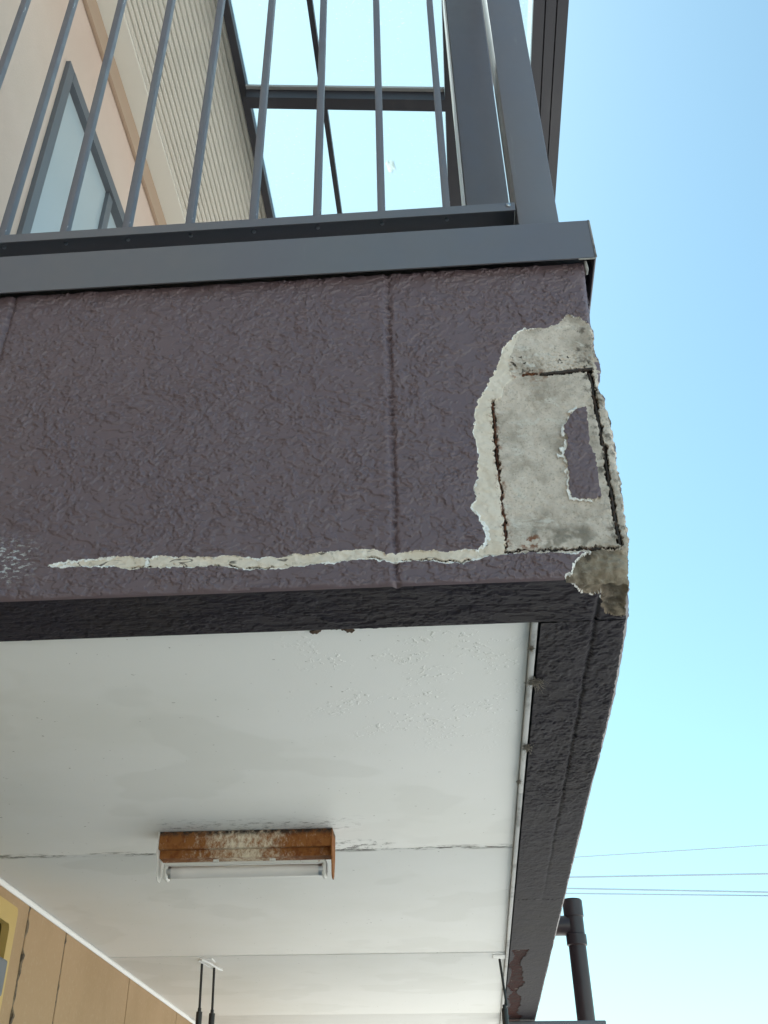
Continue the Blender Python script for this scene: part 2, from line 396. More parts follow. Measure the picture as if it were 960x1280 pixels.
class MB:
    """collects shapes in one bmesh; heights are relative to the lens unless the object is local"""
    def __init__(self, z0=EYE): self.b = bmesh.new(); self.z0 = z0
    def box(self, x, y, z, bevel=0.0, seg=2):
        b = bmesh.new()
        vs = [b.verts.new((X, Y, Z + self.z0)) for X in x for Y in y for Z in z]
        for f in ((0, 1, 3, 2), (4, 6, 7, 5), (0, 4, 5, 1), (2, 3, 7, 6), (0, 2, 6, 4), (1, 5, 7, 3)):
            b.faces.new([vs[i] for i in f])
        if bevel: bmesh.ops.bevel(b, geom=list(b.edges), offset=bevel, segments=seg, affect='EDGES', profile=.5)
        self.merge(b); return self
    def merge(self, b):
        me = bpy.data.meshes.new('t'); b.to_mesh(me); b.free(); self.b.from_mesh(me); bpy.data.meshes.remove(me)
    def prism(self, prof, a, c, axis='y'):
        """closed profile swept from a to c along an axis; profile = (x,z) for y, (y,z) for x, (x,y) for z"""
        def P(u, v, t):
            return {'y': (u, t, v + self.z0), 'x': (t, u, v + self.z0), 'z': (u, v, t + self.z0)}[axis]
        A = [self.b.verts.new(P(u, v, a)) for u, v in prof]; B = [self.b.verts.new(P(u, v, c)) for u, v in prof]
        n = len(prof)
        self.b.faces.new(A); self.b.faces.new(B[::-1])
        for i in range(n): self.b.faces.new((A[i], B[i], B[(i + 1) % n], A[(i + 1) % n]))
        return self
    def tube(self, pts, rad, n=12, cap=True):
        pts = [Vector((p[0], p[1], p[2] + self.z0)) for p in pts]
        if not hasattr(rad, '__len__'): rad = [rad] * len(pts)
        rings = []
        for i, p in enumerate(pts):
            d = (pts[min(i + 1, len(pts) - 1)] - pts[max(i - 1, 0)]).normalized()
            u = d.cross(Vector((0, 0, 1)) if abs(d.z) < .9 else Vector((1, 0, 0))).normalized(); v = d.cross(u)
            rings.append([self.b.verts.new(p + (u * math.cos(2 * math.pi * k / n) + v * math.sin(2 * math.pi * k / n)) * rad[i]) for k in range(n)])
        for a, b in zip(rings, rings[1:]):
            for k in range(n): self.b.faces.new((a[k], a[(k + 1) % n], b[(k + 1) % n], b[k]))
        if cap: self.b.faces.new(rings[0][::-1]); self.b.faces.new(rings[-1])
        return self
    def build(self, name, mat, parent=None, smooth=False):
        bmesh.ops.recalc_face_normals(self.b, faces=list(self.b.faces))
        me = bpy.data.meshes.new(name); self.b.to_mesh(me); self.b.free()
        o = link(name, me, mat, parent)
        if smooth:
            me.shade_smooth()
            me.set_sharp_from_angle(angle=R(40))
        if parent and self.z0 == EYE and parent.type == 'EMPTY': o.matrix_parent_inverse = parent.matrix_basis.inverted()
        return o

# ------------------------------------------------------------------ helpers: noise and outlines on a grid
def field(wx, wz, seed, nx=1024, nz=512, cell=.0012):
    """smooth random field (unit variance) of the given wavelengths, tiling beyond its own size"""
    r = np.random.default_rng(seed).standard_normal((nz, nx))
    fx = np.fft.fftfreq(nx, cell)[None, :] * wx; fz = np.fft.fftfreq(nz, cell)[:, None] * wz
    k = np.sqrt(fx ** 2 + fz ** 2)
    f = np.real(np.fft.ifft2(np.fft.fft2(r) * np.exp(-((k - .8) / .45) ** 2)))
    f /= f.std()
    def sample(x, z):
        u = np.asarray(x) / cell; v = np.asarray(z) / cell
        i = np.floor(u).astype(int); j = np.floor(v).astype(int); a = u - i; b = v - j
        g = lambda jj, ii: f[jj % nz, ii % nx]
        return (g(j, i) * (1 - a) + g(j, i + 1) * a) * (1 - b) + (g(j + 1, i) * (1 - a) + g(j + 1, i + 1) * a) * b
    return sample
def fractal(big, seed, nx=1024, nz=1024, cell=.0007, p=1.35):
    r = np.random.default_rng(seed).standard_normal((nz, nx))
    k = np.hypot(np.fft.fftfreq(nx, cell)[None, :], np.fft.fftfreq(nz, cell)[:, None])
    f = np.real(np.fft.ifft2(np.fft.fft2(r) * np.where(k > .3 / big, (k + .5 / big) ** -p, 0) * np.exp(-(k * .0022) ** 2)))
    f /= f.std()
    def sample(x, z):
        u = np.asarray(x) / cell; v = np.asarray(z) / cell
        i = np.floor(u).astype(int); j = np.floor(v).astype(int); a = u - i; b = v - j
        g = lambda jj, ii: f[jj % nz, ii % nx]
        return (g(j, i) * (1 - a) + g(j, i + 1) * a) * (1 - b) + (g(j + 1, i) * (1 - a) + g(j + 1, i + 1) * a) * b
    return sample
def sstep(a, b, x):
    t = np.clip((x - a) / (b - a), 0, 1); return t * t * (3 - 2 * t)
F_BIG = field(.034, .022, 1); F_MID = field(.014, .009, 2); F_FIN = field(.0065, .0042, 3); F_WRN = field(.013, .006, 4)
F_J1 = fractal(.03, 5); F_J2 = fractal(.03, 6); F_J3 = fractal(.006, 7, p=.8); F_J4 = fractal(.006, 8, p=.8); F_ROT = field(.12, .12, 9)
F_T1 = fractal(.02, 21, p=1.7); F_T2 = fractal(.009, 22, p=1.7); F_T3 = fractal(.05, 23, p=1.8); F_T4 = fractal(.024, 24, p=1.7)
def trowel(x, z):
    """trowelled coating: overlapping flat plates with crisp broken edges, busier in some places than others"""
    wx = x / 1.75 + .003 * F_ROT(z, x); wz = z / 1.2
    busy = sstep(-.9, .7, F_T3(wx * .6, wz * .6))
    h = .0013 * sstep(-.12, .08, F_T1(wx, wz)) + .0009 * sstep(.35, .52, F_T4(wx + .31, wz + .17)) + .0007 * sstep(.5, .65, F_T4(wx + .05, wz + .5))
    return h + (.05 + .95 * busy) * .00095 * sstep(-.2, .1, F_T2(wx + .2, wz + .1)) + .00005 * F_T1(wx + .4, wz)
def polydist(P, X, Z, closed=True):
    """distance to an outline; negative inside when closed"""
    P = np.array(P); Q = np.roll(P, -1, 0) if closed else P[1:]
    if not closed: P = P[:-1]
    d = np.full(X.shape, 9.); ins = np.zeros(X.shape, bool)
    for (ax, az), (bx, bz) in zip(P, Q):
        ex, ez = bx - ax, bz - az; L = ex * ex + ez * ez + 1e-15
        t = np.clip(((X - ax) * ex + (Z - az) * ez) / L, 0, 1)
        d = np.minimum(d, np.hypot(X - ax - t * ex, Z - az - t * ez))
        if closed:
            c = ((az > Z) != (bz > Z)) & (X < (bx - ax) * (Z - az) / (bz - az + 1e-15) + ax)
            ins ^= c
    return np.where(ins, -d, d) if closed else d
def grid_parts(P, region, names, parent, dead=None, flip=False):
    """cut a grid of points (rows, cols, 3) into one mesh per region; each region keeps its own faces"""
    nr, nc, _ = P.shape
    idx = np.arange(nr * nc).reshape(nr, nc)
    q = np.stack([idx[:-1, :-1], idx[:-1, 1:], idx[1:, 1:], idx[1:, :-1]], -1).reshape(-1, 4)
    if flip: q = q[:, ::-1]
    reg = region.reshape(-1)
    ok = np.ones(len(q), bool) if dead is None else ~dead.reshape(-1)
    V = P.reshape(-1, 3); out = {}
    for rid, (name, mat) in names.items():
        f = q[ok & (reg == rid)]
        if not len(f): continue
        u, inv = np.unique(f, return_inverse=True)
        me = bpy.data.meshes.new(name)
        me.vertices.add(len(u)); me.vertices.foreach_set('co', V[u].astype(np.float32).ravel())
        me.loops.add(f.size); me.loops.foreach_set('vertex_index', inv.astype(np.int32).ravel())
        me.polygons.add(len(f)); me.polygons.foreach_set('loop_start', np.arange(0, f.size, 4, dtype=np.int32)); me.polygons.foreach_set('loop_total', np.full(len(f), 4, np.int32))
        me.update(calc_edges=True); me.validate()
        me.shade_smooth()
        out[rid] = link(name, me, mat, parent)
    return out
def cell(A): return (A[:-1, :-1] + A[1:, :-1] + A[:-1, 1:] + A[1:, 1:]) / 4

# ================================================================== THE SETTING
WX = -.931          # house wall face
WY = 1.1            # balcony face
XE = .213           # outer corner of the balcony
ZB = .523           # underside of the balcony, above the lens
YEND = 5.3
g = MB(0); g.box((-200, 200), (-200, 200), (-.3, 0)); o = g.build('ground', 'ground'); o['kind'] = 'structure'

# ================================================================== BALCONY
balcony = empty('balcony', (-.36, 1.1, EYE + ZB), 'brown trowelled-paint balcony with a broken, peeling corner and white boarded underside', 'balcony')
BI = balcony.matrix_basis.inverted() if False else Matrix.Translation((.36, -1.1, -EYE - ZB))
def adopt(d):
    for o in (d.values() if isinstance(d, dict) else [d]): o.matrix_parent_inverse = BI
    return d

# ---- front face
xs = np.concatenate([np.arange(WX, -.62, .004), np.arange(-.62, .028, .00085), np.arange(.028, .2141, .00062)])
zs = np.concatenate([np.arange(ZB, .582, .00062), np.arange(.582, .89, .00075), np.arange(.89, .9725, .00085)])
X, Z = np.meshgrid(xs, zs)
ez = np.array(EDGE)[::-1]
edge = np.interp(zs, ez[:, 1], ez[:, 0]) 
low = sstep(.88, .86, zs)
edge = edge + (.0012 * F_J1(zs * 0 + .05, zs) + .0003 * F_J3(zs * 0 + .11, zs)) * (.25 + .75 * low)
E2 = edge[:, None] + 0 * X
JX = X + .0010 * F_J1(X, Z) + .0002 * F_J3(X, Z); JZ = Z + .0008 * F_J2(X, Z) + .0002 * F_J4(X, Z)
near = X > -.48
dP = np.full(X.shape, .05); nn = near
dP[nn] = polydist(PEEL, JX[nn], JZ[nn]); dP = dP - .0007 * (X < .03) * sstep(-.45, -.40, X)
dC = polydist(CHUNK, JX, JZ); dI = polydist(ISLAND, JX, JZ); dF = polydist(FILL, X + .0004 * F_J3(X, Z), Z)
dPeel = np.minimum(dP, dC)
# pull the vertices nearest the outlines onto them, so the broken edges run clean
def snap(D, w, X, Z):
    gz, gx = np.gradient(D, zs, xs); gl = np.hypot(gx, gz) + 1e-6
    k = np.abs(D) < w
    return np.where(k, X - D * gx / gl ** 2, X), np.where(k, Z - D * gz / gl ** 2, Z), np.where(k, 0, D)
Xs, Zs, dPeel = snap(dPeel, .0004, X, Z)
Xs, Zs, dI = snap(dI, .0003, Xs, Zs)
Zs[0] = zs[0]; Zs[-1] = zs[-1]
# line gaps left by the corroded steel
J = .0006 * F_J3(X, Z) + .0008 * F_J1(X + .4, Z)
gap = lambda B, hw: polydist(B, X + J, Z + J, False) - hw
g_top = gap(BAR_TOP, .0021); g_right = gap(BAR_RIGHT, .0026)
g_left = gap(BAR_LEFT, .0019) - .0007 * F_J2(X * .4, Z) - .0010 * sstep(.62, .68, Z) + .0007
g_bot = gap(BAR_BOTTOM, .0012) - .0005 * F_J1(X, Z)
lo = np.array([p for p in PEEL if p[1] < .556 and p[0] < .1]); lo = lo[np.argsort(lo[:, 0])]
split = np.interp(X, lo[:, 0], lo[:, 1]) + .0026 + .0011 * F_J1(X, X * 0 + .33)
g_split = np.abs(Z - split) - .0009 * sstep(.1, .9, F_J2(X * .35, X * 0 + .12)) * (X < .03) * (X > -.40) + .00012
gaps = np.minimum.reduce([g_top, g_right, g_left, g_bot, g_split])
gaps = np.where(dI < .002, .01, gaps)

de = np.clip(E2 - X, 0, 1)
rnd = lambda d, r: np.where(d < r, r - np.sqrt(np.clip(r * r - (r - np.clip(d, 0, r)) ** 2, 0, None)), 0)
keep = sstep(0, .004, Z - ZB)
tro = trowel(X, Z)
groove = np.exp(-((X + .052 + .0006 * F_J1(X, Z)) / .0033) ** 2) * (.0042 + .0012 * F_WRN(X, Z)) + np.exp(-((X + .574) / .0033) ** 2) * .0045
swell = -.0009 * np.exp(-((X + .061) / .006) ** 2)
coat = (tro - .0012) * keep - groove - swell * 1.0 - rnd(de, .009) - rnd(Z - ZB, .0045)
mort = -.0036 + .00025 * F_MID(X, Z) + .00008 * F_FIN(X, Z) + .0002 * F_J1(X, Z) + .0009 * F_ROT(X, Z)
mort = np.where(Z > .797, mort + .0014 - .0012 * np.clip(F_FIN(X, Z), 0, 3) * sstep(.84, .81, Z), mort)
fill = -.0011 + .00028 * F_MID(X, Z) + .00012 * F_FIN(X, Z) + .0004 * F_BIG(X, Z)
kf = sstep(.0006, -.0006, np.minimum(dF, X - .035))
sub = mort * (1 - kf) + fill * kf
sub = sub - rnd(de, .005)
isl = -.0008 + tro * .7
ki = sstep(.0007, -.0002, dI)
sub = sub * (1 - ki) + isl * ki
sub = sub - .008 * sstep(.0005, -.0008, gaps)
chk = -.0058 - .003 * sstep(.012, .0, Z - ZB) + .0015 * F_BIG(X * .7, Z) + .0009 * F_MID(X, Z) + .0003 * F_FIN(X, Z) - rnd(de, .012) - rnd(Z - ZB + .002, .013)
kc = sstep(.001, -.002, dC)
sub = sub * (1 - kc) + np.where(gaps < .0005, np.minimum(sub, chk), chk) * kc
kp = sstep(.0001, -.0011, dPeel)
rim_w = .0001 + .0009 * np.clip(F_J1(X * .7, Z * .7) - .1, 0, 2)
lobe = np.exp(-(((Z - .588) / .02) ** 2)) * (X < .07) * (X > .02)
rim_w = rim_w + .0055 * lobe * (1 + .4 * F_J2(X, Z)) + np.where((Z < .5535) & (X < .17), .0011, 0) + .0025 * np.exp(-(((Z - .865) / .008) ** 2 + ((X - .116) / .008) ** 2)) + .002 * ((X < -.37))
rim_w = np.where(X > .195, .0002, rim_w)
lip = -.0005 + .0002 * F_J3(X, Z) + .0003 * F_J1(X, Z)
inr = sstep(-.0001, .0005, dPeel + rim_w)
sub = sub * (1 - inr) + np.maximum(sub, lip) * inr
H = coat * (1 - kp) + sub * kp
# puffed white edge along the loose flake
irim = (dI > 0) & (dI < (.0028 + .0012 * F_J1(X, Z)) * (1 + .9 * sstep(.03, .0, np.abs(Z - .69)))) & (X < .172)
H = np.where(irim, np.maximum(H, -.0012 + .0005 * F_J3(X, Z)), H)
# curled flakes at the crack and flake edges
clamp = Xs >= E2
Xf = np.minimum(Xs, E2)
Pf = np.stack([Xf, WY - H, Zs + EYE], -1)
xc, zc = cell(X), cell(Z)
reg = np.where(xc < -.574, 0, np.where(xc < -.052, 1, 2))
dpc, dcc, dic, dfc, gc = cell(dPeel), cell(dC), cell(dI), cell(dF), cell(gaps)
ins = dpc < 0
reg = np.where(ins, 4, reg)
reg = np.where(ins & ((dfc < 0) | (xc < .035)), 3, reg)
reg = np.where(ins & (dcc < 0) & (dcc < cell(dP) + .004), 5, reg)
reg = np.where(ins & (cell(dPeel + rim_w) > 0), 6, reg)
reg = np.where(ins & (cell(irim.astype(float)) > .5), 9, reg)
reg = np.where(dic < 0, 7, reg)
reg = np.where(ins & (gc < 0), 8, reg)
reg = np.where((reg == 8) & (cell(g_left) <= gc + 1e-9), 11, reg)
reg = np.where((reg == 8) & (cell(g_split) <= gc + 1e-9), 10, reg)
dead = cell(Xf * 0 + (Xs > E2 + .0015)) > .999
dead = (clamp[:-1, :-1] & clamp[1:, :-1])
parts = adopt(grid_parts(Pf, reg, {0: ('wall_panel', 'paint'), 1: ('wall_panel', 'paint'), 2: ('wall_panel', 'paint'), 3: ('filler_strip', 'filler'), 4: ('exposed_mortar', 'mortar'),
      5: ('broken_corner', 'darkmortar'), 6: ('coating_edge', 'white_edge'), 7: ('loose_flake', 'paint'), 8: ('crack', 'gap'), 9: ('coating_edge', 'white_edge'), 10: ('hairline_crack', 'gap'), 11: ('rust_line', 'gap')}, balcony, dead))
parts[3]['label'] = 'cream filler left where paint has come off, with a long thin crack band'
parts[4]['label'] = 'bare grey mortar patch at the corner'
parts[5]['label'] = 'broken dark mortar at the bottom of the corner'
parts[6]['label'] = 'white torn edge of the peeled paint'
parts[7]['label'] = 'island of brown paint left on the bare mortar'
for q in (10, 11):
    if q in parts: parts[q]['kind'] = 'stuff'
parts[8]['label'] = 'dark rusty gaps in the mortar'
ybot = np.interp(np.arange(WX, .3, .001), xs, Pf[0, :, 1])        # where the front face meets the underside
lastcol = np.array([np.argmax(np.append(Xs[i] >= E2[i], True)) for i in range(len(zs))]).clip(0, len(xs) - 1)
yedge = Pf[np.arange(len(zs)), lastcol, 1]

# ---- outer side face, running back from the corner
ys = np.concatenate([np.arange(0, .12, .002), np.arange(.12, .6, .008), np.linspace(.6, YEND - WY, 60)])
Ys, Zg = np.meshgrid(ys, zs)
Yv = WY + Ys
Yv = np.maximum(Yv, yedge[:, None] + 0 * Yv); Yv[:, 0] = yedge
XTAB = ([1.1, 1.115, 1.21, 1.26, 1.45, 1.65, 1.85, 3, 6], [.1985, .1995, .2072, .2093, .2142, .2142, .2125, .2124, .2124])
def x_under(y): return np.interp(y, *XTAB) - .0035 * sstep(1.1, 1.16, y) + .0006 * F_J1(y, y * 0 + .2) * sstep(1.1, 1.13, y)
k = sstep(.0, .09, Ys + .02 * F_BIG(Zg, Ys) * (Ys > 0))
kz = sstep(.03, .12, Zg - ZB)
Xn = np.interp(Yv, *XTAB) * (1 - kz) + XE * kz
Xv = edge[:, None] * (1 - k) + Xn * k + (trowel(Ys, Zg) - .0012) * .7 * sstep(0, .01, Ys) * sstep(0, .006, Zg - ZB) - np.where(Zg - ZB < .0035, (1 - (Zg - ZB) / .0035) ** 2 * .0035, 0) * k
Xv[:, 0] = edge
Xv[0, 1:] = x_under(Yv[0, 1:])
Ps = np.stack([Xv, Yv, Zg + EYE], -1)
kk = cell(k + .25 * F_MID(Ys, Zg) * (Ys > 0)); zz = cell(Zg)
rs = np.where((kk < .35) & (zz < .872), np.where(zz < .555, 1, 2), 0)
d = adopt(grid_parts(Ps, rs, {0: ('wall_panel', 'paint'), 1: ('broken_corner', 'darkmortar'), 2: ('exposed_mortar', 'mortar')}, balcony))

# ---- underside of the front beam with the corner
YI = 1.2098; XI = .1077
xb = np.concatenate([np.arange(WX, -.62, .004), np.arange(-.62, .1077, .0011), np.arange(.1077, .2131, .0013)])
yb = np.arange(WY + .0, YI + .0005, .0011); yb = np.append(yb[yb < YI - .0005], YI)
Xb, Yb = np.meshgrid(xb, yb)
y0 = np.interp(xb, np.arange(WX, .3, .001), ybot)[None, :] + 0 * Xb
e0 = edge[0]
xe = x_under(yb)[:, None] + 0 * Xb
Yc = np.maximum(Yb, y0); Xc = np.minimum(Xb, xe)
JXb = Xb + .0012 * F_J1(Xb, Yb); JYb = Yb + .0012 * F_J2(Xb, Yb)
dB = polydist(CHUNK_BOTTOM, JXb, JYb)
be = np.minimum(np.clip(Yb - y0, 0, 1), np.clip(xe - Xb, 0, 1))
tb = trowel(Xb * .8, Yb + .31) * .55 * sstep(0, .004, np.minimum(be, YI - Yb + .0004))
line = .0008 * np.exp(-((Yb - 1.158) / .0012) ** 2) * (Xb < .1) + .003 * np.exp(-((Xb - .1695) / .0022) ** 2) * sstep(1.14, 1.15, Yb)
hb = tb * sstep(0, .004, np.clip(xe - Xb, 0, 1)) - line
hc = (-.005 + .0018 * F_BIG(Xb, Yb) + .0008 * F_MID(Xb, Yb)) * sstep(0, .006, np.clip(xe - Xb, 0, 1))
kb = sstep(.0002, -.002, dB)
hb = hb * (1 - kb) + hc * kb * sstep(0, .003, Yb - y0)
Pb = np.stack([Xc, Yc, EYE + ZB - hb], -1)
Pb[0, :, 2] = EYE + ZB
db = cell(dB); rb = np.where(db < 0, 1, 0); rb = np.where((db < 0) & (db > -.0012 - .0006 * F_J1(cell(Xb), cell(Yb))) & (cell(Yb) > 1.107) & (cell(Xb) < .172), 2, rb)
deadb = (Yb[1:, :-1] <= y0[1:, :-1]) | (Xb[:-1, :-1] >= xe[:-1, :-1] + 0 * Xb[:-1, :-1])
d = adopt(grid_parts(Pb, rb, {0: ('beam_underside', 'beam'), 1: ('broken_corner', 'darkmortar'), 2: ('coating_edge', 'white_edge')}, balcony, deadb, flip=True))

# ---- underside of the side beam
xb = np.arange(XI, .2156, .0014)
yb = np.concatenate([np.arange(YI, 1.9, .0015), np.arange(1.9, 2.6, .0025), np.arange(2.6, YEND, .005)])
Xb, Yb = np.meshgrid(xb, yb)
xe = x_under(yb)[:, None] + 0 * Xb
Xc = np.minimum(Xb, xe)
tb = trowel(Yb + .1, Xb + .6) * .55 * (.45 + .55 * sstep(2.6, 1.6, Yb))
line = .003 * np.exp(-((Xb - .1695 + .003 * (Yb - 1.2) + .0007 * F_J1(Yb, Xb)) / .0024) ** 2) * sstep(2.9, 1.5, Yb)
dR = np.maximum.reduce([.117 - Xb, Xb - .147 - .004 * np.sin(Yb * 9), 3.15 - Yb]) + .006 * F_ROT(Xb * 2, Yb * .5) + .002 * F_J1(Xb, Yb * .4)
hb = tb * sstep(0, .004, np.clip(xe - Xb, 0, 1)) - line - .0022 * sstep(.001, -.002, dR)
Pb = np.stack([Xc, Yb, EYE + ZB - hb], -1)
rb = np.where(cell(dR) < 0, 1, 0)
deadb = Xb[:-1, :-1] >= xe[:-1, :-1]
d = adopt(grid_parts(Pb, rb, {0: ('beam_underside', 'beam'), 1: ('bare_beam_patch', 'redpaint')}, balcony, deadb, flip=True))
if 1 in d: d[1]['label'] = 'dark red patch where the brown paint has worn off the beam'

# ---- solid core so that light does not pass behind the coatings, floor of the balcony
b = MB(); b.box((WX, .085), (1.125, 1.2), (ZB + .015, .97)); b.box((.105, .185), (1.13, YEND), (ZB + .015, .97)); b.build('core', 'void', balcony)
b = MB(); b.box((WX, .1), (1.205, YEND), (ZB + .05, ZB + .11)); b.build('floor_slab', 'tan', balcony)
b = MB(); b.box((WX, .19), (YEND - .004, YEND + .08), (ZB, .96)); b.build('wall_panel', 'paint', balcony)

# ---- steel showing in the gaps
def bar(pts, r, mat, y=1.1052, n=8, jag=.0004):
    p = []
    for (ax, az), (bx, bz) in zip(pts, pts[1:]):
        for t in np.linspace(0, 1, 9)[:-1]: p.append((ax + (bx - ax) * t, az + (bz - az) * t))
    p.append(pts[-1])
    b = MB(); b.tube([(x + random.uniform(-jag, jag), y + random.uniform(-jag, jag), z + random.uniform(-jag, jag)) for x, z in p], [r * random.uniform(.75, 1.2) for _ in p], n)
    return b.build('reinforcing_bar', mat, balcony, smooth=True)
bar(BAR_TOP, .0018, 'darksteel', 1.1022)
bar([(.1125, .7942), (.1175, .7946), (.121, .795), (.127, .7952), (.1293, .795)], .0021, 'rust', 1.1030, jag=.0006)
bar(BAR_RIGHT, .0014, 'darksteel', 1.1068)
bar(BAR_LEFT, .0015, 'rust', 1.1052, jag=.0007)
bar([(.0935, .5581), (.1283, .558), (.1735, .5583)], .001, 'darksteel', 1.1046)

# ---- coping
def folded(x0, x1, y0, y1, z0, z1, t=.0025):
    """sheet-metal cover, open below: top plate and lips folded down at the front and back"""
    return [(y0, z0), (y0, z1 - .0015), (y0 + .0015, z1), (y1, z1), (y1, z0), (y1 - t, z0), (y1 - t, z1 - .012), (y0 + t, z1 - .012), (y0 + t, z0)]
b = MB(); b.prism(folded(0, 0, 1.0815, 1.2265, .9655, 1.035), WX, .2249, 'x'); b.build('coping', 'alu', balcony)
b = MB(); b.prism([(.2275 - (u - 1.0815), v) for u, v in folded(0, 0, 1.0815, 1.22, .9655, 1.035)], 1.2275, YEND + .1, 'y'); b.box((.2251, .2275), (1.0815, 1.2273), (.9655, 1.035), .0008); b.build('coping', 'alu', balcony)
b = MB(); b.tube([(.204, 1.083, .9645), (.2262, 1.0825, .9642)], .0012, 6); b.tube([(.2272, 1.0822, 1.033), (.2274, 1.082, .966)], .0012, 6); b.tube([(.2125, 1.0865, .964), (.2145, 1.096, .958), (.214, 1.1, .951)], [.0018, .0026, .0012], 6); b.build('sealant_bead', 'sealant', balcony, smooth=True)

# ---- soffit boards
joints = [1.2105, 2.2, 3.2045, 4.209, YEND]
for i in range(4):
    a, c = joints[i] + (.0014 if i else 0), joints[i + 1] - .0014
    drop = (.0, .0006, -.0012, .0004)[i]
    b = MB()
    b.box((WX, .0968), (a, c), (ZB + .006 + drop, ZB + .014 + drop), .0012, 2)
    o = b.build('soffit_board', 'soffit', balcony, smooth=True)
b = MB(); b.box((WX, .107), (1.2105, YEND), (ZB + .0145, ZB + .02)); b.build('soffit_backing', 'void', balcony)
b = MB(); y = 1.2112
segs = [1.2112, 1.86, 3.02, 4.2, YEND]
for a, c in zip(segs, segs[1:]):
    bb = MB(); bb.box((.0973, .1048), (a, c - .001), (ZB - .001, ZB + .012), .0015, 2); bb.build('edge_trim', 'trim', balcony, smooth=True)
b.b.free()

# ================================================================== RAILING
rail = empty('balcony_railing', (-.36, 1.12, EYE + 1.035), 'grey aluminium bar railing standing on the balcony coping', 'railing')
b = MB(); b.prism([(1.1, 1.0805), (1.1, 1.0958), (1.101, 1.0968), (1.15, 1.0968), (1.15, 1.0805), (1.148, 1.0805), (1.148, 1.0935), (1.102, 1.0935), (1.102, 1.0805)], WX + .01, .1325, 'x'); b.build('bottom_rail', 'alu', rail)
b = MB(); b.box((WX + .01, .1325), (1.095, 1.155), (1.95, 1.985), .004); b.build('top_rail', 'alu', rail, smooth=True)
b = MB(); b.box((.1339, .1902), (1.1, 1.172), (1.0355, 2.6), .0022); b.build('post', 'alu', rail, smooth=True)
pitch = .0943; x0 = .0357
me = None
for i in range(11):
    x = x0 - pitch * i
    if me is None:
        b = MB(); b.box((x - .0054, x + .0054), (1.1035, 1.1185), (1.0972, 1.951), .0009); o = b.build('baluster', 'bar', rail, smooth=True); me = o.data; first = o
        b = MB(); b.tube([(x, 1.123, 1.0936), (x, 1.123, 1.0915), (x, 1.123, 1.0905)], [.0032, .003, .0012], 10); s0 = b.build('screw', 'chrome', rail, smooth=True)
    else:
        o = first.copy(); COL.objects.link(o); o.location.x = first.location.x - pitch * i
        o = s0.copy(); COL.objects.link(o); o.location.x = s0.location.x - pitch * i
b = MB(); b.tube([(.1235, 1.1005, 1.0905), (.1235, 1.0982, 1.0905), (.1235, 1.0972, 1.0905)], [.0036, .0034, .0014], 12); b.build('screw', 'chrome', rail, smooth=True)
b = MB(); b.box((.15, .175), (1.5, YEND), (1.0805, 1.0968), .0012); b.build('bottom_rail', 'alu', rail)
b = MB(); b.box((.145, .18), (1.173, YEND), (1.95, 1.985), .003); b.build('top_rail', 'alu', rail)
for i in range(26):
    o = first.copy(); COL.objects.link(o); o.location.x = first.location.x + (.1625 - x0); o.location.y = first.location.y + .45 + .13 * i

# ================================================================== TERRACE ROOF
roof = empty('terrace_roof', (0, 1.3, EYE + 2.55), 'dark framed canopy roof with pale translucent panels over the balcony', 'canopy')
SL = .135
rz = lambda x: 2.682 - SL * (x + .53)
def slab(name, mat, xa, xb, ya, yb, t0, t1):
    b = MB(); b.prism([(xa, rz(xa) + t0), (xb, rz(xb) + t0), (xb, rz(xb) + t1), (xa, rz(xa) + t1)], ya, yb, 'y'); return b.build(name, mat, roof)
Y0, Y1 = .75, 4.6
slab('roof_panel', 'sheet', -.52, -.2835, Y0, Y1, 0, .003)
slab('roof_panel', 'sheet', -.2825, .1145, Y0, Y1, 0, .003)
slab('roof_panel', 'sheet', .1155, .35, Y0, Y1, 0, .003)
slab('rafter', 'dark_alu', -.2925, -.2765, Y0, Y1, -.028, -.0005)
slab('rafter', 'dark_alu', .0905, .139, Y0, Y1, -.045, -.0005)
# side beam, three raised bands with two grooves on the underside
xb_ = [.344, .3755, .3755, .3795, .3795, .4075, .4075, .4115, .4115, .442, .442, .344]
zb_ = [2.545, 2.545, 2.556, 2.556, 2.545, 2.545, 2.556, 2.556, 2.545, 2.545, 2.66, 2.66]
b = MB(); b.prism(list(zip(xb_, zb_)), Y0, Y1, 'y'); b.build('side_beam', 'dark_alu', roof)
# cross beam
def cross(name, mat, ya, yb, t0, t1, xa=-.521, xb=.0895):
    b = MB(); b.prism([(xa, rz(xa) + t0), (xb, rz(xb) + t0), (xb, rz(xb) + t1), (xa, rz(xa) + t1)], ya, yb, 'y'); return b.build(name, mat, roof)
cross('cross_beam', 'dark_alu', 2.082, 2.127, -.075, -.0295)
cross('beam_flange', 'light_flange', 2.068, 2.081, -.038, -.0295)
cross('cross_beam', 'dark_alu', 3.6, 3.65, -.075, -.0295)
cross('front_beam', 'dark_alu', .76, .82, -.12, -.0295)
b = MB(); b.box((.0745, .1455), (1.28, 1.35), (ZB + .112, rz(.1) - .047), .002); b.build('post', 'alu', roof, smooth=True)
b = MB(); b.box((.0705, .0735), (1.283, 1.35), (ZB + .112, rz(.1) - .047)); b.build('post_edge_glint', 'white_plastic', roof)  # white strip painted in for the bright reflection along the post edge

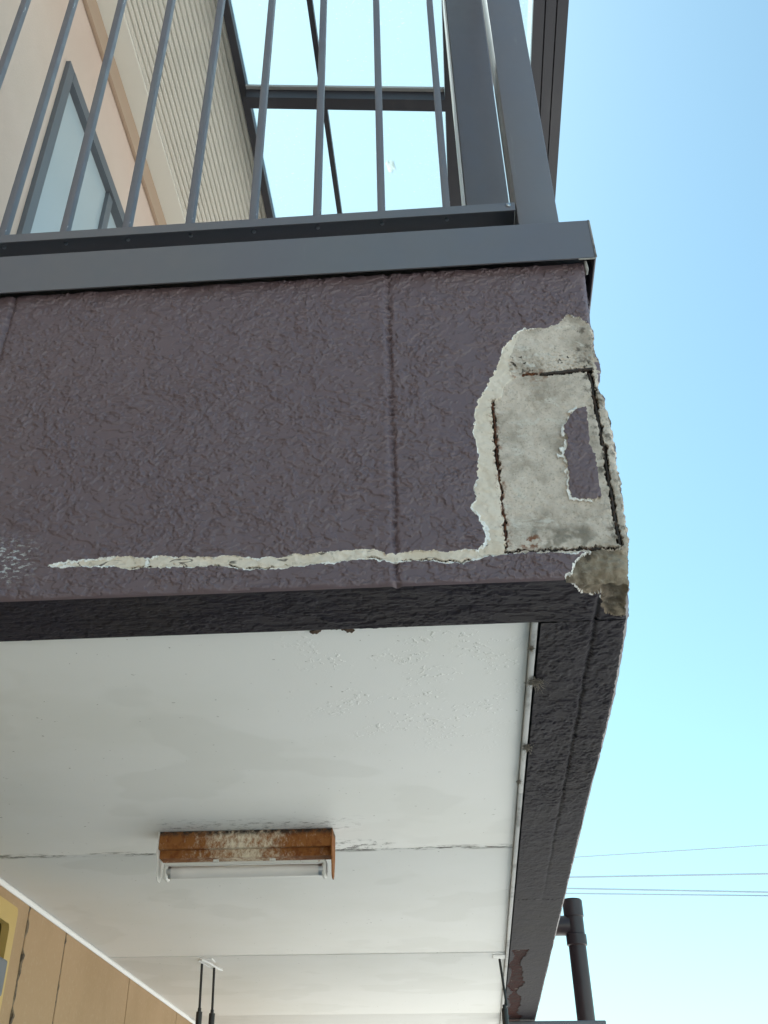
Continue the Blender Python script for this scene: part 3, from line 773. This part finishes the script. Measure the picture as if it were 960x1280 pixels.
# spot on the roof sheet
px, py = -.094, 2.43
b = MB(); n = 14
ring = [(px + .014 * (1 + .35 * math.sin(k * 1.7)) * math.cos(2 * math.pi * k / n), py + .026 * (1 + .3 * math.sin(k * 2.3)) * math.sin(2 * math.pi * k / n)) for k in range(n)]
vs = [b.b.verts.new((x, y, EYE + rz(x) + .0036)) for x, y in ring]; ws = [b.b.verts.new((px + (x - px) * .5, py + (y - py) * .5, EYE + rz(x) + .008)) for x, y in ring]
b.b.faces.new(vs[::-1]); b.b.faces.new(ws)
for k in range(n): b.b.faces.new((vs[k], vs[(k + 1) % n], ws[(k + 1) % n], ws[k]))

o = b.build('bird_dropping', 'dropping'); tag(o, 'small white and brown dropping lying on the translucent canopy panel', 'dropping')

# ================================================================== HOUSE
house = empty('house', (WX, 2.5, 0), 'house with tan panelled wall below the balcony and pink stucco wall above it', 'house')
def hpart(b, name, mat, **kw): return b.build(name, mat, house, **kw)
jl = [-3.0, -.2, 1.35, 2.5735, 2.847, 3.4535, 4.07, 4.68, YEND + .6]
wtop = ZB + .006
for i, (a, c) in enumerate(zip(jl, jl[1:])):
    top = wtop if a > 1 else .95
    b = MB(); b.box((WX - .03, WX), (a + .0035, c - .0035), (-EYE, top), .002); hpart(b, 'siding_panel', 'tan')
for i, yj in enumerate(jl[1:-1]):
    w = (.0105 if i == 2 else .0078) if i in (2, 3) else .003
    b = MB(); zz = np.linspace(.52 if yj > 1.3 else .94, -1.7, 150)
    rng = np.random.default_rng(40 + i)
    rad = np.clip(w * (.8 + .13 * rng.standard_normal(150)), .0015, .02)
    b.tube([(WX - .006 + .002 * rng.standard_normal() * (w > .005), yj + .0006 * rng.standard_normal() * (w > .005), z) for z in zz], list(rad), 6); hpart(b, 'joint_sealant', 'joint')
b = MB(); b.box((WX - .2, WX - .031), (-3, YEND + .6), (-EYE, 2.7)); hpart(b, 'wall_core', 'tan')
b = MB(); b.prism([(WX + .0005, ZB + .0055), (WX + .007, ZB + .0055), (WX + .007, ZB + .002), (WX + .003, ZB - .003), (WX + .0005, ZB - .003)], 1.212, YEND, 'y'); hpart(b, 'cove_trim', 'white_plastic')
# upper wall
b = MB(); b.box((WX - .03, WX), (-3, 1.709), (.951, 2.7)); b.box((WX - .03, WX), (2.66, YEND + .6), (.951, 2.7)); b.box((WX - .03, WX), (1.7092, 2.6598), (2.35, 2.7)); hpart(b, 'upper_wall', 'pink')
b = MB(); b.box((WX + .001, WX + .014), (-3, YEND), (2.615, 2.6985), .002); hpart(b, 'frieze_board', 'frieze')
b = MB()
b.box((WX - .02, WX + .012), (1.71, 1.75), (.99, 2.349)); b.box((WX - .02, WX + .012), (2.62, 2.659), (.99, 2.349)); b.box((WX - .02, WX + .0125), (1.7505, 2.6195), (2.31, 2.349)); b.box((WX - .02, WX + .005), (2.165, 2.205), (.99, 2.309))
wd = hpart(b, 'balcony_door', 'grey_plastic')
b = MB(); b.box((WX - .012, WX - .006), (1.7505, 2.1645), (.99, 2.3095)); o = b.build('pane', 'glass_pale', wd)
b = MB(); b.box((WX - .018, WX - .013), (2.2055, 2.6195), (.99, 2.3095)); o = b.build('pane', 'glass_pale', wd)
# eave
b = MB(); prof = []
xr = np.arange(-.846, -.548, .0155)
for x in xr: prof += [(x, 2.703), (x + .0085, 2.703), (x + .0105, 2.709), (x + .0135, 2.709)]
prof += [(-.547, 2.703), (-.547, 2.72), (-.846, 2.72)]
b.prism(prof, -3, YEND + .4, 'y'); hpart(b, 'eave_soffit', 'cream')
b = MB(); b.box((WX + .001, -.8475), (-3, YEND + .4), (2.699, 2.716), .003); hpart(b, 'eave_moulding', 'cream')
b = MB(); b.box((-.546, -.5215), (-3, YEND + .4), (2.655, 2.69), .002); hpart(b, 'fascia', 'dark_alu')
b = MB(); b.box((-4, -.64), (-3.1, YEND + .5), (2.7245, 2.775)); hpart(b, 'roof', 'rooftile')
b = MB(); b.box((-4, WX - .21), (-3, -2.8), (-EYE, 2.72)); hpart(b, 'end_wall', 'tan'); b = MB(); b.box((-4, WX - .21), (YEND + .4, YEND + .6), (-EYE, 2.72)); hpart(b, 'end_wall', 'tan')
# window in the lower wall
win = MB()
def ring_frame(mb, ya, yb_, za, zb_, w, xa, xb2, r):
    def rr(y0, y1, z0, z1, r):
        pts = []
        for cy, cz, a0 in ((y1 - r, z1 - r, 0), (y0 + r, z1 - r, 90), (y0 + r, z0 + r, 180), (y1 - r, z0 + r, 270)):
            for k in range(6): a = math.radians(a0 + 18 * k); pts.append((cy + r * math.cos(a), cz + r * math.sin(a)))
        return pts
    o, i = rr(ya, yb_, za, zb_, r), rr(ya + w, yb_ - w, za + w, zb_ - w, r * .8)
    n = len(o); V = [[mb.b.verts.new((x, p[0], p[1] + mb.z0)) for p in L] for L in (o, i) for x in (xa, xb2)]
    oa, ob, ia, ib = V
    for k in range(n):
        j = (k + 1) % n
        mb.b.faces.new((ob[k], ob[j], ib[j], ib[k])); mb.b.faces.new((oa[k], oa[j], ob[j], ob[k])); mb.b.faces.new((ia[k], ib[k], ib[j], ia[j])); mb.b.faces.new((oa[k], ia[k], ia[j], oa[j]))
ring_frame(win, 1.62, 2.448, -.55, .492, .034, WX + .0005, WX + .022, .012)
wf = win.build('window', 'yellow_frame', house)
b = MB(); b.box((WX + .001, WX + .006), (1.652, 2.416), (-.518, .460)); b.build('pane', 'glass_dark', wf)
b = MB(); b.box((WX + .023, WX + .036), (2.35, 2.405), (.335, .395), .004); b.build('latch', 'grey_plastic', wf)

# ================================================================== LAMP
LX, LY, LZ = -.377, 2.055, EYE + ZB + .0055
lamp = empty('fluorescent_lamp', (LX, LY, LZ), 'rusty fluorescent batten lamp with an unlit tube under the white soffit', 'lamp')
hw = .1525
def lp(name, mat, b, smooth=False): return b.build(name, mat, lamp, smooth=smooth)
b = MB(0)
b.prism([(0, 0), (-.001, -.014), (0, -.0265), (.001, -.0275), (.013, -.0272), (.0132, -.0395), (.0142, -.0395), (.0142, -.0262), (.002, -.0262), (.001, -.014), (.002, 0)], -hw, hw, 'x')
b.prism([(.05, 0), (.052, -.031), (.042, -.0395), (.0405, -.0385), (.05, -.0305), (.048, 0)], -hw, hw, 'x')
lp('housing', 'lamprust', b)
b = MB(0); b.box((-hw + .001, hw - .001), (.0143, .0398), (-.0395, -.0385)); lp('reflector_plate', 'lamprust', b)
for s in (-1, 1):
    b = MB(0)
    prof = [(-.002, 0), (-.003, -.036), (.008, -.052), (.012, -.068), (.02, -.073), (.034, -.073), (.042, -.066), (.052, -.04), (.052, 0)]
    b.prism(prof, s * (hw + .0005), s * (hw + .0025), 'x'); lp('end_plate', 'lamprust' if s > 0 else 'enamel', b)
    b = MB(0); b.box((s * (hw - .013) - .004, s * (hw - .013) + .004), (.014, .04), (-.071, -.045), .003); lp('lamp_holder', 'enamel', b)
b = MB(0); b.box((-hw + .012, hw - .012), (.0085, .0125), (-.0515, -.0475), .001); lp('reflector_bar', 'enamel', b)
for xx in (-.05, .05):
    b = MB(0); b.box((xx - .005, xx + .005), (.007, .0115), (-.0473, -.0435), .0008); lp('clip', 'enamel', b)
b = MB(0); b.tube([(-hw + .022, .0235, -.0595), (hw - .022, .0235, -.0595)], .0094, 24); tb_ = lp('tube', 'tube', b, True)
for s in (-1, 1):
    b = MB(0); b.tube([(s * (hw - .0225), .0235, -.0595), (s * (hw - .0145), .0235, -.0595)], .0098, 24); b.build('tube_cap', 'chrome', tb_, smooth=True)

# ================================================================== LAUNDRY HANGERS
def hanger(x, y, label, twin):
    h = empty('laundry_hanger', (x, y, EYE + ZB + .0055), label, 'laundry hanger', 'laundry hangers under the soffit')
    b = MB(0); b.box((-.016, .016), (-.022, .03), (-.003, 0), .001); h1 = b.build('bracket', 'white_plastic', h)
    if twin:
        b = MB(0); b.tube([(-.012, -.02, -.004), (.004, .0, -.007), (.018, .05, -.012), (.026, .075, -.012)], .003, 8); b.tube([(-.02, -.015, -.004), (-.006, .01, -.01), (.01, .04, -.016)], .0028, 8); b.build('hook', 'white_plastic', h, True)
    for k, dx in enumerate(((-.0135, .0135) if twin else (0,))):
        dy = .03 * k
        b = MB(0); b.tube([(dx, dy, -.008 - .006 * k), (dx + .003 - .006 * (not twin) * -1, dy, -.108)], .0032, 10); b.build('rod', 'black', h, True)
        b = MB(0); b.tube([(dx + .003, dy, -.105), (dx + .003, dy, -.112), (dx + .003, dy, -.113), (dx + .003, dy, -.40), (dx + .003, dy, -.405)], [.0045, .0048, .0078, .0078, .003], 12); b.build('sleeve', 'black', h, True)
    b = MB(0); b.tube([(.003, 0, -.40), (.003, 0, -.43), (.003, .025, -.455), (.003, 0, -.48), (.003, -.02, -.46)], .004, 8); b.build('pole_loop', 'black', h, True)
hanger(-.674, 3.245, 'black twin-rod laundry hanger hanging beside the tan house wall', True)
hanger(.082, 3.245, 'black single-rod laundry hanger hanging beside the outer beam', False)

# ================================================================== DRAIN PIPE
PX, PY = .413, 4.75
pipe = empty('drain_pipe', (PX, PY, 0), 'dark brown drain pipe with a side branch, rising beyond the balcony', 'pipe')
b = MB(); b.tube([(PX, PY, -EYE), (PX, PY, .81)], .0325, 28); b.build('pipe', 'pipe', pipe, True)
b = MB(); b.tube([(PX, PY, .945), (PX, PY, .952), (PX, PY, .9475), (PX, PY, .895), (PX, PY, .893), (PX, PY, .80)], [.03, .034, .0375, .0375, .034, .034], 28); b.build('tee_joint', 'pipe', pipe, True)
b = MB(); b.tube([(PX, PY, .838), (PX, PY, .835), (PX, PY, .802), (PX, PY, .799)], [.033, .038, .038, .033], 28); b.build('collar', 'pipe', pipe, True)
b = MB(); b.tube([(PX - .02, PY, .866), (PX - .075, PY, .866), (PX - .076, PY, .866), (PX - .3, PY, .866)], [.033, .033, .028, .028], 24); b.build('branch', 'pipe', pipe, True)

# ================================================================== METAL BAR AT THE FAR END
b = MB(); b.box((.105, .437), (4.3, 4.345), (.455, .5165), .003); o = b.build('frame_bar', 'alu'); tag(o, 'grey metal bar crossing below the far end of the balcony', 'metal bar')

# ================================================================== CABLES
cb = [((-12, 24.86 - 0, 5.23), (30, 25, 6.83), 'topmost of the overhead cables, thin and tilted up to the right'), ((-12, 25, 5.44), (30, 25, 5.355), 'second overhead cable from the top, nearly level'),
      ((-12, 25, 5.68), (30, 25, 4.28), 'third overhead cable from the top, just above the lowest one'), ((-12, 25, 5.5), (30, 25, 4.37), 'lowest of the overhead cables in the sky beside the pipe')]
for i, (a, c, lab) in enumerate(cb):
    b = MB(); n = 24; b.tube([(a[0] + (c[0] - a[0]) * t, 25, a[2] + (c[2] - a[2]) * t) for t in np.linspace(0, 1, n)], (.011, .018, .017, .015)[i], 6); o = b.build('overhead_cable', 'cable'); tag(o, lab, 'cable', 'overhead cables')

# ================================================================== COBWEBS, MUD NESTS
def cobweb(x, y, s, label, seed):
    rng = np.random.default_rng(seed); b = MB()
    for k in range(110):
        d = rng.normal(0, 1, 3) * np.array([.6, 1.3, .5]); d /= np.linalg.norm(d); L = s * rng.uniform(.35, 1)
        p0 = np.array([x, y, ZB - .003]) + rng.normal(0, s * .22, 3) * np.array([.5, 1, .3]); p2 = p0 + d * L; p2[2] = min(p2[2], ZB - .0012); p0[2] = min(p0[2], ZB - .0012)
        p1 = (p0 + p2) / 2 + rng.normal(0, s * .15, 3); p1[2] = min(p1[2], ZB - .0012)
        b.tube([p0, p1, p2], [.0002, .00028, .00012], 4)
    o = b.build('cobweb', 'web'); tag(o, label, 'cobweb', 'cobwebs on the soffit edge')
cobweb(.1075, 1.385, .016, 'dusty grey cobweb tuft on the soffit edge nearest the broken corner, the larger', 1)
cobweb(.104, 1.632, .011, 'small brownish cobweb tuft further along the soffit edge', 2)
cobweb(.099, 1.277, .006, 'tiny cobweb at the front end of the soffit edge trim', 3)
cobweb(.0965, 1.79, .006, 'faint cobweb thread on the soffit edge, farthest from the broken corner', 4)
def nest(pts, label, seed):
    rng = np.random.default_rng(seed); b = MB()
    for (x, y, r) in pts:
        bb = bmesh.new(); bmesh.ops.create_icosphere(bb, subdivisions=3, radius=r)
        for v in bb.verts: v.co *= 1 + .35 * math.sin(v.co.x * 900 + seed) * math.sin(v.co.y * 1100) + .15 * rng.uniform(-1, 1); v.co.z *= .6; v.co += Vector((x, y + .005, EYE + ZB + .004))
        b.merge(bb)
    o = b.build('mud_nest', 'mud'); tag(o, label, 'mud nest', 'mud nests where beam meets soffit')
nest([(-.154, 1.2155, .0045), (-.1585, 1.219, .003), (-.150, 1.213, .003)], 'left of two small brown mud blobs at the front edge of the soffit', 1)
nest([(-.116, 1.216, .004), (-.122, 1.2125, .0025), (-.112, 1.219, .003), (-.129, 1.2115, .0018), (-.135, 1.2115, .0016)], 'right of two small brown mud blobs at the front edge of the soffit', 2)
